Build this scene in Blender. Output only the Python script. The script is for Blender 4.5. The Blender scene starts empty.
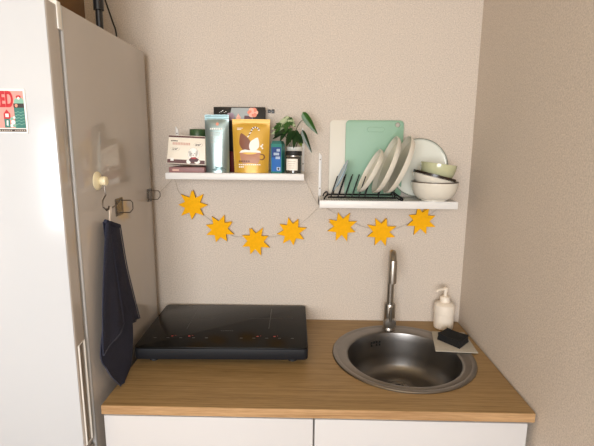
import bpy, bmesh, math, random
from math import sin, cos, pi, radians as R
from mathutils import Vector, Matrix, noise

random.seed(7)
SC = bpy.context.scene
COL = SC.collection

# ------------------------------------------------------------------ materials
def lin(c):
    c = c / 255.0
    return c / 12.92 if c <= 0.04045 else ((c + 0.055) / 1.055) ** 2.4

def rgb(r, g, b):
    return (lin(r), lin(g), lin(b), 1.0)

def mat(name, col, rough=0.5, metal=0.0, coat=0.0, var=0.0, vscale=60.0, bump=0.0, bscale=200.0,
        spec=0.5, sheen=0.0, stretch=(1, 1, 1), aniso=0.0, trans=0.0, alpha=1.0, emit=0.0):
    m = bpy.data.materials.new(name)
    m.use_nodes = True
    nt = m.node_tree
    b = nt.nodes['Principled BSDF']
    b.inputs['Base Color'].default_value = col
    b.inputs['Roughness'].default_value = rough
    b.inputs['Metallic'].default_value = metal
    b.inputs['Specular IOR Level'].default_value = spec
    b.inputs['Coat Weight'].default_value = coat
    b.inputs['Coat Roughness'].default_value = 0.08
    b.inputs['Sheen Weight'].default_value = sheen
    b.inputs['Transmission Weight'].default_value = trans
    b.inputs['Alpha'].default_value = alpha
    if emit:
        b.inputs['Emission Color'].default_value = col
        b.inputs['Emission Strength'].default_value = emit
    if var or bump:
        tc = nt.nodes.new('ShaderNodeTexCoord')
        mp = nt.nodes.new('ShaderNodeMapping')
        mp.inputs['Scale'].default_value = stretch
        nt.links.new(tc.outputs['Object'], mp.inputs['Vector'])
        if var:
            n = nt.nodes.new('ShaderNodeTexNoise')
            n.inputs['Scale'].default_value = vscale
            n.inputs['Detail'].default_value = 4
            nt.links.new(mp.outputs['Vector'], n.inputs['Vector'])
            r = nt.nodes.new('ShaderNodeValToRGB')
            r.color_ramp.elements[0].position = 0.3
            r.color_ramp.elements[1].position = 0.7
            r.color_ramp.elements[0].color = tuple(max(0, c * (1 - var)) for c in col[:3]) + (1,)
            r.color_ramp.elements[1].color = tuple(min(1, c * (1 + var)) for c in col[:3]) + (1,)
            nt.links.new(n.outputs['Fac'], r.inputs['Fac'])
            nt.links.new(r.outputs['Color'], b.inputs['Base Color'])
        if bump:
            n2 = nt.nodes.new('ShaderNodeTexNoise')
            n2.inputs['Scale'].default_value = bscale
            n2.inputs['Detail'].default_value = 3
            nt.links.new(mp.outputs['Vector'], n2.inputs['Vector'])
            bp = nt.nodes.new('ShaderNodeBump')
            bp.inputs['Strength'].default_value = bump
            bp.inputs['Distance'].default_value = 0.002
            nt.links.new(n2.outputs['Fac'], bp.inputs['Height'])
            nt.links.new(bp.outputs['Normal'], b.inputs['Normal'])
    return m

def wood_mat(name, dark, light, rough):
    m = bpy.data.materials.new(name)
    m.use_nodes = True
    nt = m.node_tree
    b = nt.nodes['Principled BSDF']
    tc = nt.nodes.new('ShaderNodeTexCoord')
    mp = nt.nodes.new('ShaderNodeMapping')
    mp.inputs['Scale'].default_value = (1.1, 52, 52)
    nt.links.new(tc.outputs['Object'], mp.inputs['Vector'])
    n = nt.nodes.new('ShaderNodeTexNoise')
    n.inputs['Scale'].default_value = 3.0
    n.inputs['Detail'].default_value = 7
    n.inputs['Roughness'].default_value = 0.62
    n.inputs['Distortion'].default_value = 0.5
    nt.links.new(mp.outputs['Vector'], n.inputs['Vector'])
    mp2 = nt.nodes.new('ShaderNodeMapping')
    mp2.inputs['Scale'].default_value = (7, 160, 160)
    nt.links.new(tc.outputs['Object'], mp2.inputs['Vector'])
    n2 = nt.nodes.new('ShaderNodeTexNoise')
    n2.inputs['Scale'].default_value = 3.0
    n2.inputs['Detail'].default_value = 3
    nt.links.new(mp2.outputs['Vector'], n2.inputs['Vector'])
    mix = nt.nodes.new('ShaderNodeMath'); mix.operation = 'MULTIPLY_ADD'
    mix.inputs[1].default_value = 0.35
    nt.links.new(n2.outputs['Fac'], mix.inputs[0])
    sc = nt.nodes.new('ShaderNodeMath'); sc.operation = 'MULTIPLY'
    sc.inputs[1].default_value = 0.65
    nt.links.new(n.outputs['Fac'], sc.inputs[0])
    nt.links.new(sc.outputs[0], mix.inputs[2])
    r = nt.nodes.new('ShaderNodeValToRGB')
    r.color_ramp.elements[0].position = 0.34
    r.color_ramp.elements[1].position = 0.66
    r.color_ramp.elements[0].color = dark
    r.color_ramp.elements[1].color = light
    nt.links.new(mix.outputs[0], r.inputs['Fac'])
    nt.links.new(r.outputs['Color'], b.inputs['Base Color'])
    b.inputs['Roughness'].default_value = rough
    b.inputs['Specular IOR Level'].default_value = 0.35
    bp = nt.nodes.new('ShaderNodeBump')
    bp.inputs['Strength'].default_value = 0.08
    bp.inputs['Distance'].default_value = 0.001
    nt.links.new(n2.outputs['Fac'], bp.inputs['Height'])
    nt.links.new(bp.outputs['Normal'], b.inputs['Normal'])
    return m

def perforated_mat(name, col, pitch):
    m = bpy.data.materials.new(name)
    m.use_nodes = True
    nt = m.node_tree
    b = nt.nodes['Principled BSDF']
    tc = nt.nodes.new('ShaderNodeTexCoord')
    sx = nt.nodes.new('ShaderNodeSeparateXYZ')
    nt.links.new(tc.outputs['Object'], sx.inputs[0])
    outs = []
    for ax in ('X', 'Y'):
        k = nt.nodes.new('ShaderNodeMath'); k.operation = 'PINGPONG'
        k.inputs[1].default_value = pitch / 2
        nt.links.new(sx.outputs[ax], k.inputs[0])
        t = nt.nodes.new('ShaderNodeMath'); t.operation = 'LESS_THAN'
        t.inputs[1].default_value = pitch * 0.22
        nt.links.new(k.outputs[0], t.inputs[0])
        outs.append(t)
    mul = nt.nodes.new('ShaderNodeMath'); mul.operation = 'MULTIPLY'
    nt.links.new(outs[0].outputs[0], mul.inputs[0])
    nt.links.new(outs[1].outputs[0], mul.inputs[1])
    mx = nt.nodes.new('ShaderNodeMix'); mx.data_type = 'RGBA'
    nt.links.new(mul.outputs[0], mx.inputs['Factor'])
    mx.inputs['A'].default_value = col
    mx.inputs['B'].default_value = rgb(120, 118, 116)
    nt.links.new(mx.outputs['Result'], b.inputs['Base Color'])
    b.inputs['Roughness'].default_value = 0.4
    return m

def variegated_mat(name):
    m = bpy.data.materials.new(name)
    m.use_nodes = True
    nt = m.node_tree
    b = nt.nodes['Principled BSDF']
    tc = nt.nodes.new('ShaderNodeTexCoord')
    n = nt.nodes.new('ShaderNodeTexNoise')
    n.inputs['Scale'].default_value = 38
    n.inputs['Detail'].default_value = 3
    nt.links.new(tc.outputs['Object'], n.inputs['Vector'])
    r = nt.nodes.new('ShaderNodeValToRGB')
    r.color_ramp.interpolation = 'LINEAR'
    r.color_ramp.elements[0].position = 0.47
    r.color_ramp.elements[0].color = rgb(48, 82, 32)
    r.color_ramp.elements[1].position = 0.55
    r.color_ramp.elements[1].color = rgb(186, 196, 158)
    nt.links.new(n.outputs['Fac'], r.inputs['Fac'])
    nt.links.new(r.outputs['Color'], b.inputs['Base Color'])
    b.inputs['Roughness'].default_value = 0.4
    return m

M = {}
M['wallpaper'] = mat('wallpaper', rgb(203, 192, 180), 0.75, var=0.17, vscale=225, bump=0.5, bscale=260, spec=0.25)
M['floor'] = mat('floor_laminate', rgb(128, 108, 88), 0.5, var=0.1, vscale=8, stretch=(1, 12, 1))
M['ceiling'] = mat('ceiling_paint', rgb(214, 194, 158), 0.8)
M['far_wall'] = mat('room_paint', rgb(176, 162, 146), 0.8)
M['left_wall'] = mat('left_wall_paint', rgb(226, 219, 207), 0.8)
M['frame_white'] = mat('window_frame_white', rgb(235, 235, 232), 0.4)
M['oak'] = wood_mat('oak_laminate', rgb(127, 100, 62), rgb(172, 142, 97), 0.42)
M['oak_edge'] = wood_mat('oak_edge_band', rgb(142, 108, 72), rgb(196, 160, 118), 0.45)
M['cab'] = mat('cabinet_white', rgb(203, 202, 203), 0.28, coat=0.2)
M['cab_in'] = mat('cabinet_carcass', rgb(205, 198, 190), 0.5)
M['fridge'] = mat('fridge_enamel', rgb(197, 200, 204), 0.17, coat=0.3)
M['fridge_shaded'] = mat('fridge_enamel_shaded', rgb(182, 174, 166), 0.09, coat=0.2)  # white enamel greyed, so the dimness of the side is in its colour
M['gasket'] = mat('gasket_grey', rgb(120, 116, 112), 0.6)
M['trim_white'] = mat('plastic_trim', rgb(238, 236, 230), 0.25)
M['grip'] = mat('grip_grey', rgb(168, 160, 152), 0.4)
M['cardboard'] = mat('brown_cardboard', rgb(104, 72, 32), 0.8, var=0.08, vscale=20)
M['black_plastic'] = mat('black_plastic', rgb(22, 21, 22), 0.35)
M['black_matte'] = mat('black_matte', rgb(20, 19, 19), 0.6)
M['rack_black'] = mat('rack_black_wire', rgb(12, 12, 13), 0.5, spec=0.25)
M['hob_body'] = mat('hob_casing', rgb(27, 28, 32), 0.5, spec=0.2)
M['hob_glass'] = mat('hob_glass', rgb(15, 14, 13), 0.2, spec=0.15)
M['hob_mark'] = mat('hob_marking', rgb(74, 71, 67), 0.35)
M['led'] = mat('hob_led', rgb(190, 50, 35), 0.4, emit=0.04)
M['steel'] = mat('brushed_steel', rgb(138, 134, 130), 0.30, metal=1.0, var=0.06, vscale=30, bump=0.03, bscale=300)
M['steel_in'] = mat('satin_steel_bowl', rgb(134, 131, 128), 0.36, metal=1.0, bump=0.02, bscale=400)
M['chrome'] = mat('chrome', rgb(166, 160, 152), 0.33, metal=1.0)
M['dark_hole'] = mat('dark_hole', rgb(12, 11, 10), 0.8)
M['soap'] = mat('matt_white_plastic', rgb(232, 222, 208), 0.45)
M['mat_grey'] = mat('grey_pad', rgb(176, 170, 158), 0.8, var=0.06, vscale=120)
M['sponge'] = mat('black_sponge', rgb(11, 11, 13), 0.95, bump=0.9, bscale=350, var=0.3, vscale=200)
M['towel'] = mat('navy_waffle', rgb(52, 54, 69), 0.95, var=0.25, vscale=330, bump=0.8, bscale=330, spec=0.15)
M['towel_hem'] = mat('navy_hem', rgb(58, 60, 74), 0.95, bump=0.5, bscale=400)
M['ivory'] = mat('ivory_plastic', rgb(236, 225, 190), 0.35)
M['wire'] = mat('wire_steel', rgb(120, 113, 106), 0.3, metal=1.0)
M['dark_wire'] = mat('bronzed_wire', rgb(84, 74, 66), 0.35, metal=0.7)
M['clear_plate'] = mat('smoky_clear_plastic', rgb(128, 124, 119), 0.15, alpha=0.45)
M['loop'] = mat('white_tape', rgb(222, 208, 192), 0.8)
M['star'] = mat('yellow_felt', rgb(238, 174, 14), 0.85, var=0.05, vscale=90, spec=0.2)
M['star_edge'] = mat('star_edge_shaded', rgb(120, 84, 34), 0.9)  # shade on the stars' side faces, painted as a dark brown
M['star_back'] = mat('yellow_felt_fold', rgb(222, 160, 24), 0.85)
M['string'] = mat('grey_thread', rgb(178, 168, 156), 0.8)
M['shelf'] = mat('shelf_white', rgb(222, 221, 219), 0.4)
M['shelf_perf'] = perforated_mat('shelf_white_perforated', rgb(220, 219, 217), 0.0095)
M['board_white'] = mat('board_ivory', rgb(214, 210, 198), 0.5, bump=0.1, bscale=300)
M['board_green'] = mat('board_mint', rgb(134, 171, 147), 0.45, bump=0.1, bscale=300)
M['ceramic'] = mat('ceramic_cream', rgb(220, 215, 202), 0.22, coat=0.3)
M['ceramic_pale'] = mat('ceramic_pale', rgb(222, 224, 214), 0.12, coat=0.4)
M['rim_grey'] = mat('ceramic_rim', rgb(120, 128, 116), 0.3)
M['brown_glaze'] = mat('brown_glaze', rgb(70, 50, 38), 0.2, coat=0.3)
M['dark_glaze'] = mat('dark_glaze', rgb(38, 28, 22), 0.25)
M['celadon'] = mat('celadon_glaze', rgb(186, 188, 152), 0.18, coat=0.4)
M['celadon_foot'] = mat('celadon_pale', rgb(200, 205, 170), 0.3)
M['blue_glaze'] = mat('blue_glaze', rgb(164, 188, 202), 0.25, coat=0.2)
M['pack_cream'] = mat('pack_cream', rgb(230, 222, 206), 0.45)
M['pack_brown'] = mat('pack_brown', rgb(78, 30, 26), 0.45)
M['pack_mauve'] = mat('pack_mauve', rgb(140, 100, 100), 0.5)
M['ink'] = mat('ink_dark', rgb(54, 44, 44), 0.6)
M['ink_pink'] = mat('ink_pink', rgb(205, 165, 150), 0.6)
M['ink_white'] = mat('ink_white', rgb(240, 238, 232), 0.6)
M['ink_line'] = mat('ink_outline', rgb(176, 164, 152), 0.6)
M['jumper'] = mat('print_jumper', rgb(84, 58, 64), 0.6)
M['jumper_red'] = mat('print_collar', rgb(170, 60, 66), 0.6)
M['foil_teal'] = mat('foil_teal', rgb(140, 156, 156), 0.30, metal=0.7, bump=0.2, bscale=35)
M['foil_dark'] = mat('foil_seal', rgb(96, 116, 118), 0.3, metal=0.6, bump=0.2, bscale=60)
M['coral'] = mat('print_coral', rgb(222, 146, 122), 0.5)
M['black_box'] = mat('glossy_dark_box', rgb(40, 38, 36), 0.3, spec=0.3)
M['box_grey'] = mat('print_grey', rgb(112, 114, 104), 0.3)
M['petal'] = mat('print_orange_petal', rgb(228, 128, 100), 0.5)
M['petal_l'] = mat('print_peach_petal', rgb(240, 176, 150), 0.5)
M['mauve'] = mat('print_mauve', rgb(160, 132, 150), 0.5)
M['wine'] = mat('print_wine', rgb(84, 26, 40), 0.5)
M['foil_gold'] = mat('pouch_mustard', rgb(200, 156, 54), 0.34, metal=0.12, bump=0.5, bscale=30)
M['choc'] = mat('print_chocolate', rgb(122, 66, 36), 0.45)
M['cocoa'] = mat('print_cocoa', rgb(176, 122, 92), 0.45)
M['cocoa_d'] = mat('print_cocoa_dark', rgb(112, 74, 50), 0.45)
M['red_box'] = mat('dark_red_card', rgb(70, 8, 8), 0.6, spec=0.15)
M['teal'] = mat('teal_card', rgb(36, 124, 116), 0.4)
M['teal_d'] = mat('teal_card_flap', rgb(28, 94, 84), 0.4)
M['blue'] = mat('print_blue', rgb(26, 98, 176), 0.4)
M['blue_d'] = mat('print_navy', rgb(24, 62, 126), 0.4)
M['pale_blue'] = mat('print_pale_blue', rgb(190, 208, 226), 0.45)
M['jar_glass'] = mat('smoked_glass', rgb(58, 54, 50), 0.08, coat=0.5)
M['label'] = mat('paper_label', rgb(232, 226, 216), 0.6)
M['silver'] = mat('silver_band', rgb(190, 186, 180), 0.25, metal=0.9)
M['pot'] = mat('pot_white', rgb(222, 220, 212), 0.4)
M['soil'] = mat('soil', rgb(52, 38, 28), 0.95)
M['leaf'] = mat('leaf_green', rgb(54, 92, 38), 0.35, var=0.35, vscale=25)
M['leaf_dark'] = mat('leaf_deep_green', rgb(34, 58, 30), 0.35, var=0.3, vscale=30)
M['leaf_light'] = mat('leaf_light_green', rgb(120, 142, 56), 0.4)
M['leaf_var'] = variegated_mat('leaf_variegated')
M['stem'] = mat('stem_green', rgb(74, 84, 46), 0.5)
M['lid_green'] = mat('lid_green', rgb(52, 80, 46), 0.4)
M['jar_white'] = mat('jar_white', rgb(226, 220, 208), 0.4)
M['mag_pink'] = mat('magnet_pink', rgb(232, 150, 142), 0.35)
M['mag_red'] = mat('magnet_red', rgb(188, 36, 48), 0.35)
M['mag_green'] = mat('magnet_green', rgb(52, 116, 108), 0.35)
M['mag_mint'] = mat('magnet_mint', rgb(130, 176, 158), 0.35)

# ------------------------------------------------------------------ mesh builder
class MB:
    def __init__(self):
        self.bm = bmesh.new()
        self.mats = []

    def mi(self, m):
        m = M[m] if isinstance(m, str) else m
        if m not in self.mats:
            self.mats.append(m)
        return self.mats.index(m)

    def merge(self, t, m, T=None, recalc=True):
        if recalc:
            bmesh.ops.recalc_face_normals(t, faces=t.faces)
        if T is not None:
            bmesh.ops.transform(t, matrix=T, verts=t.verts)
        k = self.mi(m) if m is not None else None
        vm = {}
        for v in t.verts:
            vm[v] = self.bm.verts.new(v.co)
        for f in t.faces:
            try:
                g = self.bm.faces.new([vm[v] for v in f.verts])
            except ValueError:
                continue
            g.material_index = k if k is not None else f.material_index
        t.free()
        return self

    def box(self, lo, hi, m, bev=0.0, T=None, seg=2):
        t = bmesh.new()
        bmesh.ops.create_cube(t, size=1)
        for v in t.verts:
            v.co = Vector((lo[i] + (v.co[i] + 0.5) * (hi[i] - lo[i]) for i in range(3)))
        if bev:
            bmesh.ops.bevel(t, geom=list(t.edges), offset=bev, segments=seg, affect='EDGES', profile=0.5)
        return self.merge(t, m, T)

    def prism(self, poly, a, b, m, axis='z', bev=0.0, T=None, side=None, seg=2):
        """poly (2D) extruded from a to b along axis: z->(x,y), y->(x,z), x->(y,z)"""
        def p3(p, h):
            return {'z': (p[0], p[1], h), 'y': (p[0], h, p[1]), 'x': (h, p[0], p[1])}[axis]
        t = bmesh.new()
        A = [t.verts.new(p3(p, a)) for p in poly]
        B = [t.verts.new(p3(p, b)) for p in poly]
        fa = t.faces.new(A); fb = t.faces.new(B)
        n = len(poly)
        for i in range(n):
            t.faces.new([A[i], A[(i + 1) % n], B[(i + 1) % n], B[i]])
        bmesh.ops.recalc_face_normals(t, faces=t.faces)
        if bev:
            es = list(fa.edges) + list(fb.edges)
            bmesh.ops.bevel(t, geom=es, offset=bev, segments=seg, affect='EDGES', profile=0.5)
        if side is not None:
            km, ks = self.mi(m), self.mi(side)
            ax = {'z': 2, 'y': 1, 'x': 0}[axis]
            for f in t.faces:
                f.material_index = km if abs(f.normal[ax]) > 0.5 else ks
            return self.merge(t, None, T)
        return self.merge(t, m, T)

    def tube(self, pts, r, m, n=8, closed=False, T=None):
        pts = [Vector(p) for p in pts]
        N = len(pts)
        rr = r if isinstance(r, (list, tuple)) else [r] * N
        t = bmesh.new()
        rings = []
        prev = None
        for i, p in enumerate(pts):
            if closed:
                d = pts[(i + 1) % N] - pts[i - 1]
            else:
                d = pts[min(i + 1, N - 1)] - pts[max(i - 1, 0)]
            d.normalize()
            if prev is None:
                u = d.orthogonal().normalized()
            else:
                u = (prev - d * prev.dot(d))
                u = u.normalized() if u.length > 1e-6 else d.orthogonal().normalized()
            prev = u
            w = d.cross(u)
            rings.append([t.verts.new(p + (u * cos(2 * pi * k / n) + w * sin(2 * pi * k / n)) * rr[i]) for k in range(n)])
        for i in range(N if closed else N - 1):
            a, b = rings[i], rings[(i + 1) % N]
            for k in range(n):
                t.faces.new([a[k], a[(k + 1) % n], b[(k + 1) % n], b[k]])
        if not closed:
            t.faces.new(rings[0]); t.faces.new(rings[-1])
        return self.merge(t, m, T)

    def rings(self, rs, m, n=48, cap0=False, cap1=False, T=None, mats=None):
        """rs: (cx, cy, r, z) ; mats: material per band"""
        t = bmesh.new()
        L = []
        for (cx, cy, r, z) in rs:
            if r < 1e-6:
                L.append([t.verts.new((cx, cy, z))])
            else:
                L.append([t.verts.new((cx + r * cos(2 * pi * k / n), cy + r * sin(2 * pi * k / n), z)) for k in range(n)])
        for i in range(len(L) - 1):
            a, b = L[i], L[i + 1]
            k_ = self.mi(mats[i]) if mats else self.mi(m)
            for k in range(n):
                q = [a[k % len(a)], a[(k + 1) % len(a)], b[(k + 1) % len(b)], b[k % len(b)]]
                q2 = []
                for v in q:
                    if v not in q2:
                        q2.append(v)
                if len(q2) > 2:
                    t.faces.new(q2).material_index = k_
        if cap0 and len(L[0]) > 2:
            t.faces.new(L[0]).material_index = self.mi(mats[0] if mats else m)
        if cap1 and len(L[-1]) > 2:
            t.faces.new(L[-1]).material_index = self.mi(mats[-1] if mats else m)
        return self.merge(t, None, T)

    def lathe(self, prof, m, n=40, T=None, mats=None):
        return self.rings([(0, 0, r, z) for r, z in prof], m, n, True, True, T, mats)

    def grid(self, fn, nu, nv, m, T=None, thick=0.0):
        t = bmesh.new()
        V = [[t.verts.new(fn(i / nu, j / nv)) for j in range(nv + 1)] for i in range(nu + 1)]
        for i in range(nu):
            for j in range(nv):
                t.faces.new([V[i][j], V[i + 1][j], V[i + 1][j + 1], V[i][j + 1]])
        if thick:
            bmesh.ops.recalc_face_normals(t, faces=t.faces)
            bmesh.ops.solidify(t, geom=list(t.faces), thickness=thick)
        return self.merge(t, m, T)

    def decal(self, poly, m, fmap, off, T=None):
        """flat print on a surface: poly in surface coordinates, fan filled around its centre"""
        cx = sum(p[0] for p in poly) / len(poly)
        cy = sum(p[1] for p in poly) / len(poly)
        t = bmesh.new()
        c = t.verts.new(fmap(cx, cy, off))
        O = [t.verts.new(fmap(p[0], p[1], off)) for p in poly]
        H = [t.verts.new(fmap((p[0] + cx) / 2, (p[1] + cy) / 2, off)) for p in poly]
        n = len(poly)
        for i in range(n):
            j = (i + 1) % n
            t.faces.new([O[i], O[j], H[j], H[i]])
            t.faces.new([H[i], H[j], c])
        return self.merge(t, m, T)

    def build(self, name, parent=None, loc=None, angle=38, cat=None, label=None, group=None, kind=None):
        me = bpy.data.meshes.new(name)
        self.bm.normal_update()
        self.bm.to_mesh(me)
        self.bm.free()
        for m in self.mats:
            me.materials.append(m)
        for p in me.polygons:
            p.use_smooth = True
        me.set_sharp_from_angle(angle=R(angle))
        o = bpy.data.objects.new(name, me)
        COL.objects.link(o)
        if parent is not None:
            o.parent = parent
        if loc is not None:
            o.location = loc
        tag(o, label, cat, group, kind)
        return o

def tag(o, label=None, cat=None, group=None, kind=None):
    if label: o['label'] = label
    if cat: o['category'] = cat
    if group: o['group'] = group
    if kind: o['kind'] = kind

def thing(name, label, cat, loc=(0, 0, 0), rot=(0, 0, 0), group=None):
    o = bpy.data.objects.new(name, None)
    o.empty_display_size = 0.03
    COL.objects.link(o)
    o.location = loc
    o.rotation_euler = rot
    tag(o, label, cat, group)
    return o

def rrect(x0, y0, x1, y1, r, n=6):
    out = []
    for cx, cy, a0 in ((x1 - r, y0 + r, -90), (x1 - r, y1 - r, 0), (x0 + r, y1 - r, 90), (x0 + r, y0 + r, 180)):
        for k in range(n + 1):
            a = R(a0 + 90 * k / n)
            out.append((cx + r * cos(a), cy + r * sin(a)))
    return out

def disc(cx, cy, rx, ry=None, n=20, a0=0.0):
    ry = rx if ry is None else ry
    return [(cx + rx * cos(a0 + 2 * pi * k / n), cy + ry * sin(a0 + 2 * pi * k / n)) for k in range(n)]

def smooth_path(pts, k=6):
    P = [Vector(p) for p in pts]
    out = []
    for i in range(len(P) - 1):
        p0, p1, p2, p3 = P[max(i - 1, 0)], P[i], P[i + 1], P[min(i + 2, len(P) - 1)]
        for j in range(k):
            t = j / k
            out.append(0.5 * ((2 * p1) + (p2 - p0) * t + (2 * p0 - 5 * p1 + 4 * p2 - p3) * t * t + (3 * p1 - p0 - 3 * p2 + p3) * t ** 3))
    out.append(P[-1])
    return out

def boolean_cut(o, cutter_mb):
    c = cutter_mb.build('cutter')
    md = o.modifiers.new('cut', 'BOOLEAN')
    md.operation = 'DIFFERENCE'; md.object = c; md.solver = 'EXACT'
    bpy.context.view_layer.update()
    dg = bpy.context.evaluated_depsgraph_get()
    me = bpy.data.meshes.new_from_object(o.evaluated_get(dg))
    o.modifiers.clear()
    o.data = me
    me.set_sharp_from_angle(angle=R(38))
    bpy.data.objects.remove(c)

def text_bm(txt, w, h):
    """filled lettering scaled to w x h in the x,z plane, lower-left at the origin"""
    cu = bpy.data.curves.new('lettering', 'FONT')
    cu.body = txt
    cu.offset = 0.035
    o = bpy.data.objects.new('lettering', cu)
    COL.objects.link(o)
    bpy.context.view_layer.update()
    dg = bpy.context.evaluated_depsgraph_get()
    me = bpy.data.meshes.new_from_object(o.evaluated_get(dg))
    t = bmesh.new(); t.from_mesh(me)
    xs = [v.co.x for v in t.verts]; ys = [v.co.y for v in t.verts]
    for v in t.verts:
        v.co = Vector(((v.co.x - min(xs)) / (max(xs) - min(xs)) * w, 0, (v.co.y - min(ys)) / (max(ys) - min(ys)) * h))
    for f in t.faces:
        f.normal_update()
        if f.normal.y > 0:
            f.normal_flip()
    bpy.data.objects.remove(o); bpy.data.curves.remove(cu); bpy.data.meshes.remove(me)
    return t

# ------------------------------------------------------------------ room shell
X0, X1, Y0, ZC = -1.55, 1.235, -3.7, 2.6
MB().box((X0 - .1, 0, 0), (X1 + .1, .1, ZC), 'wallpaper').build('wall_back', kind='structure')
MB().box((X1, Y0, 0), (X1 + .1, 0, ZC), 'wallpaper').build('wall_right', kind='structure')
MB().box((X0 - .1, Y0, 0), (X0, 0, ZC), 'left_wall').build('wall_left', kind='structure')
MB().box((X0 - .1, Y0 - .1, -.1), (X1 + .1, .1, 0), 'floor').build('floor', kind='structure')
MB().box((X0 - .1, Y0 - .1, ZC), (X1 + .1, .1, ZC + .1), 'ceiling').build('ceiling', kind='structure')
WX0, WX1, WZ0, WZ1 = -0.8, 0.95, 0.95, 2.35
w = MB()
w.box((X0 - .1, Y0 - .1, 0), (WX0, Y0, ZC), 'far_wall')
w.box((WX1, Y0 - .1, 0), (X1 + .1, Y0, ZC), 'far_wall')
w.box((WX0, Y0 - .1, 0), (WX1, Y0, WZ0), 'far_wall')
w.box((WX0, Y0 - .1, WZ1), (WX1, Y0, ZC), 'far_wall')
w.build('wall_front', kind='structure')
w = MB()
for a, b in ((WX0, WX0 + .05), (WX1 - .05, WX1), (.5 * (WX0 + WX1) - .03, .5 * (WX0 + WX1) + .03)):
    w.box((a, Y0 - .08, WZ0), (b, Y0 - .03, WZ1), 'frame_white')
w.box((WX0, Y0 - .08, WZ0), (WX1, Y0 - .03, WZ0 + .05), 'frame_white')
w.box((WX0, Y0 - .08, WZ1 - .05), (WX1, Y0 - .03, WZ1), 'frame_white')
w.build('window_1', kind='structure')

# ------------------------------------------------------------------ base cabinets, countertop
CT, CB, CD, CW = 0.90, 0.872, 0.643, 1.23
SX, SY, SR = 0.930, -0.309, 0.249        # sink outer circle
def cabinet(x0, x1, label):
    t = thing('base_cabinet', label, 'cabinet', (x0, -.60, 0), group='base cabinets under the countertop')
    wd = x1 - x0
    b = MB()
    b.box((0, 0, .08), (.016, .585, .868), 'cab_in').box((wd - .016, 0, .08), (wd, .585, .868), 'cab_in')
    b.box((.016, 0, .08), (wd - .016, .585, .096), 'cab_in').box((.016, .575, .096), (wd - .016, .585, .868), 'cab_in')
    b.build('carcass', t)
    MB().box((0, .04, 0), (wd, .056, .08), 'cab').build('plinth', t)
    MB().box((.002, -.040, .085), (wd - .002, -.002, .8655), 'cab', .0015).build('door', t)
cabinet(.001, .6075, 'white handleless base cabinet on the left, under the black hob')
cabinet(.6085, 1.216, 'white handleless base cabinet on the right, under the round sink')

ct = thing('countertop', 'oak-look wooden countertop holding the hob and sink', 'countertop', (0, 0, CB))
t = bmesh.new()
outer = [t.verts.new(p) for p in ((0, -CD, 0), (CW, -CD, 0), (CW, -.001, 0), (-.0, -.001, 0))]
inner = [t.verts.new((SX + .236 * cos(2 * pi * k / 64), SY + .236 * sin(2 * pi * k / 64), 0)) for k in range(64)]
es = [t.edges.new((outer[i], outer[(i + 1) % 4])) for i in range(4)] + [t.edges.new((inner[i], inner[(i + 1) % 64])) for i in range(64)]
bmesh.ops.triangle_fill(t, edges=es, use_beauty=True)
g = bmesh.ops.extrude_face_region(t, geom=list(t.faces))
for v in g['geom']:
    if isinstance(v, bmesh.types.BMVert):
        v.co.z = CT - CB
b = MB(); b.merge(t, 'oak')
# front nosing in the lighter edge band, with eased edges
b.build('worktop', ct)
MB().box((-.001, -CD - .0012, .0005), (CW, -CD, CT - CB - .001), 'oak_edge').build('front_edge', ct)
bpy.data.objects['front_edge']['label'] = 'paler oak front edge band'

# ------------------------------------------------------------------ fridge
FX, FW_, FD, FB, FH = -.03, .60, -.697, -.064, 1.972
fr = thing('refrigerator', 'tall white refrigerator left of the countertop', 'refrigerator', (FX - FW_ / 2, -.38, 0))
ox, oy = FX - FW_ / 2, -.38
def L(x, y, z): return (x - ox, y - oy, z)
MB().box(L(FX - FW_, -.632, .04), L(FX, FB, FH), 'fridge_shaded', .004).build('body', fr)
MB().box(L(FX - FW_, -.634, .05), L(FX + .0006, -.622, FH - .002), 'fridge', .004, seg=3).build('lit_front_frame', fr)['label'] = 'front body edge coloured paler for the window light it catches'  # paler strip painted in for window light along the body's front edge
MB().box(L(FX - FW_ + .01, -.646, .05), L(FX - .008, -.630, FH - .012), 'gasket').build('gasket', fr)
def fdoor(z0, z1, rz0, rz1):
    d = MB().box(L(FX - FW_, FD + .002, z0), L(FX, -.645, z1), 'fridge_shaded', .003, seg=3).build('door', fr)
    c = MB().box(L(FX - .022, -.681, rz0), L(FX + .02, -.653, rz1), 'grip')
    for f in c.bm.faces: pass
    cobj_parent = (fr.location.copy())
    # the recess cut is made in the door's own frame
    bpy.context.view_layer.update()
    d2 = c.build('cutter', fr)
    bpy.context.view_layer.update()
    md = d.modifiers.new('cut', 'BOOLEAN'); md.object = d2; md.operation = 'DIFFERENCE'; md.solver = 'EXACT'
    bpy.context.view_layer.update()
    dg = bpy.context.evaluated_depsgraph_get()
    me = bpy.data.meshes.new_from_object(d.evaluated_get(dg))
    d.modifiers.clear(); d.data = me
    me.set_sharp_from_angle(angle=R(38))
    bpy.data.objects.remove(d2)
    MB().box(L(FX - FW_ + .0005, FD, z0 + .001), L(FX - .0015, FD + .0025, z1 - .001), 'fridge', .001).build('front_panel', d)['label'] = 'bright white front panel'
    h = MB()
    path = [L(FX, -.682, rz0), L(FX, -.682, rz1), L(FX, -.652, rz1 + .004), L(FX, -.652, rz0)]
    h.tube(path, .0028, 'trim_white', 8, closed=True)
    h.box(L(FX - .0215, -.6805, rz0 + .001), L(FX - .0205, -.6535, rz1 - .001), 'grip')
    hd = h.build('handle', d)
    hd['label'] = 'recessed grip with pale rim'
    return d
fdoor(.790, 1.966, .803, 1.100)
fdoor(.05, .778, .45, .76)
MB().box(L(FX - .05, -.652, FH - .062), L(FX + .003, -.634, FH + .003), 'trim_white', .002).build('hinge_cover', fr)
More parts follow.
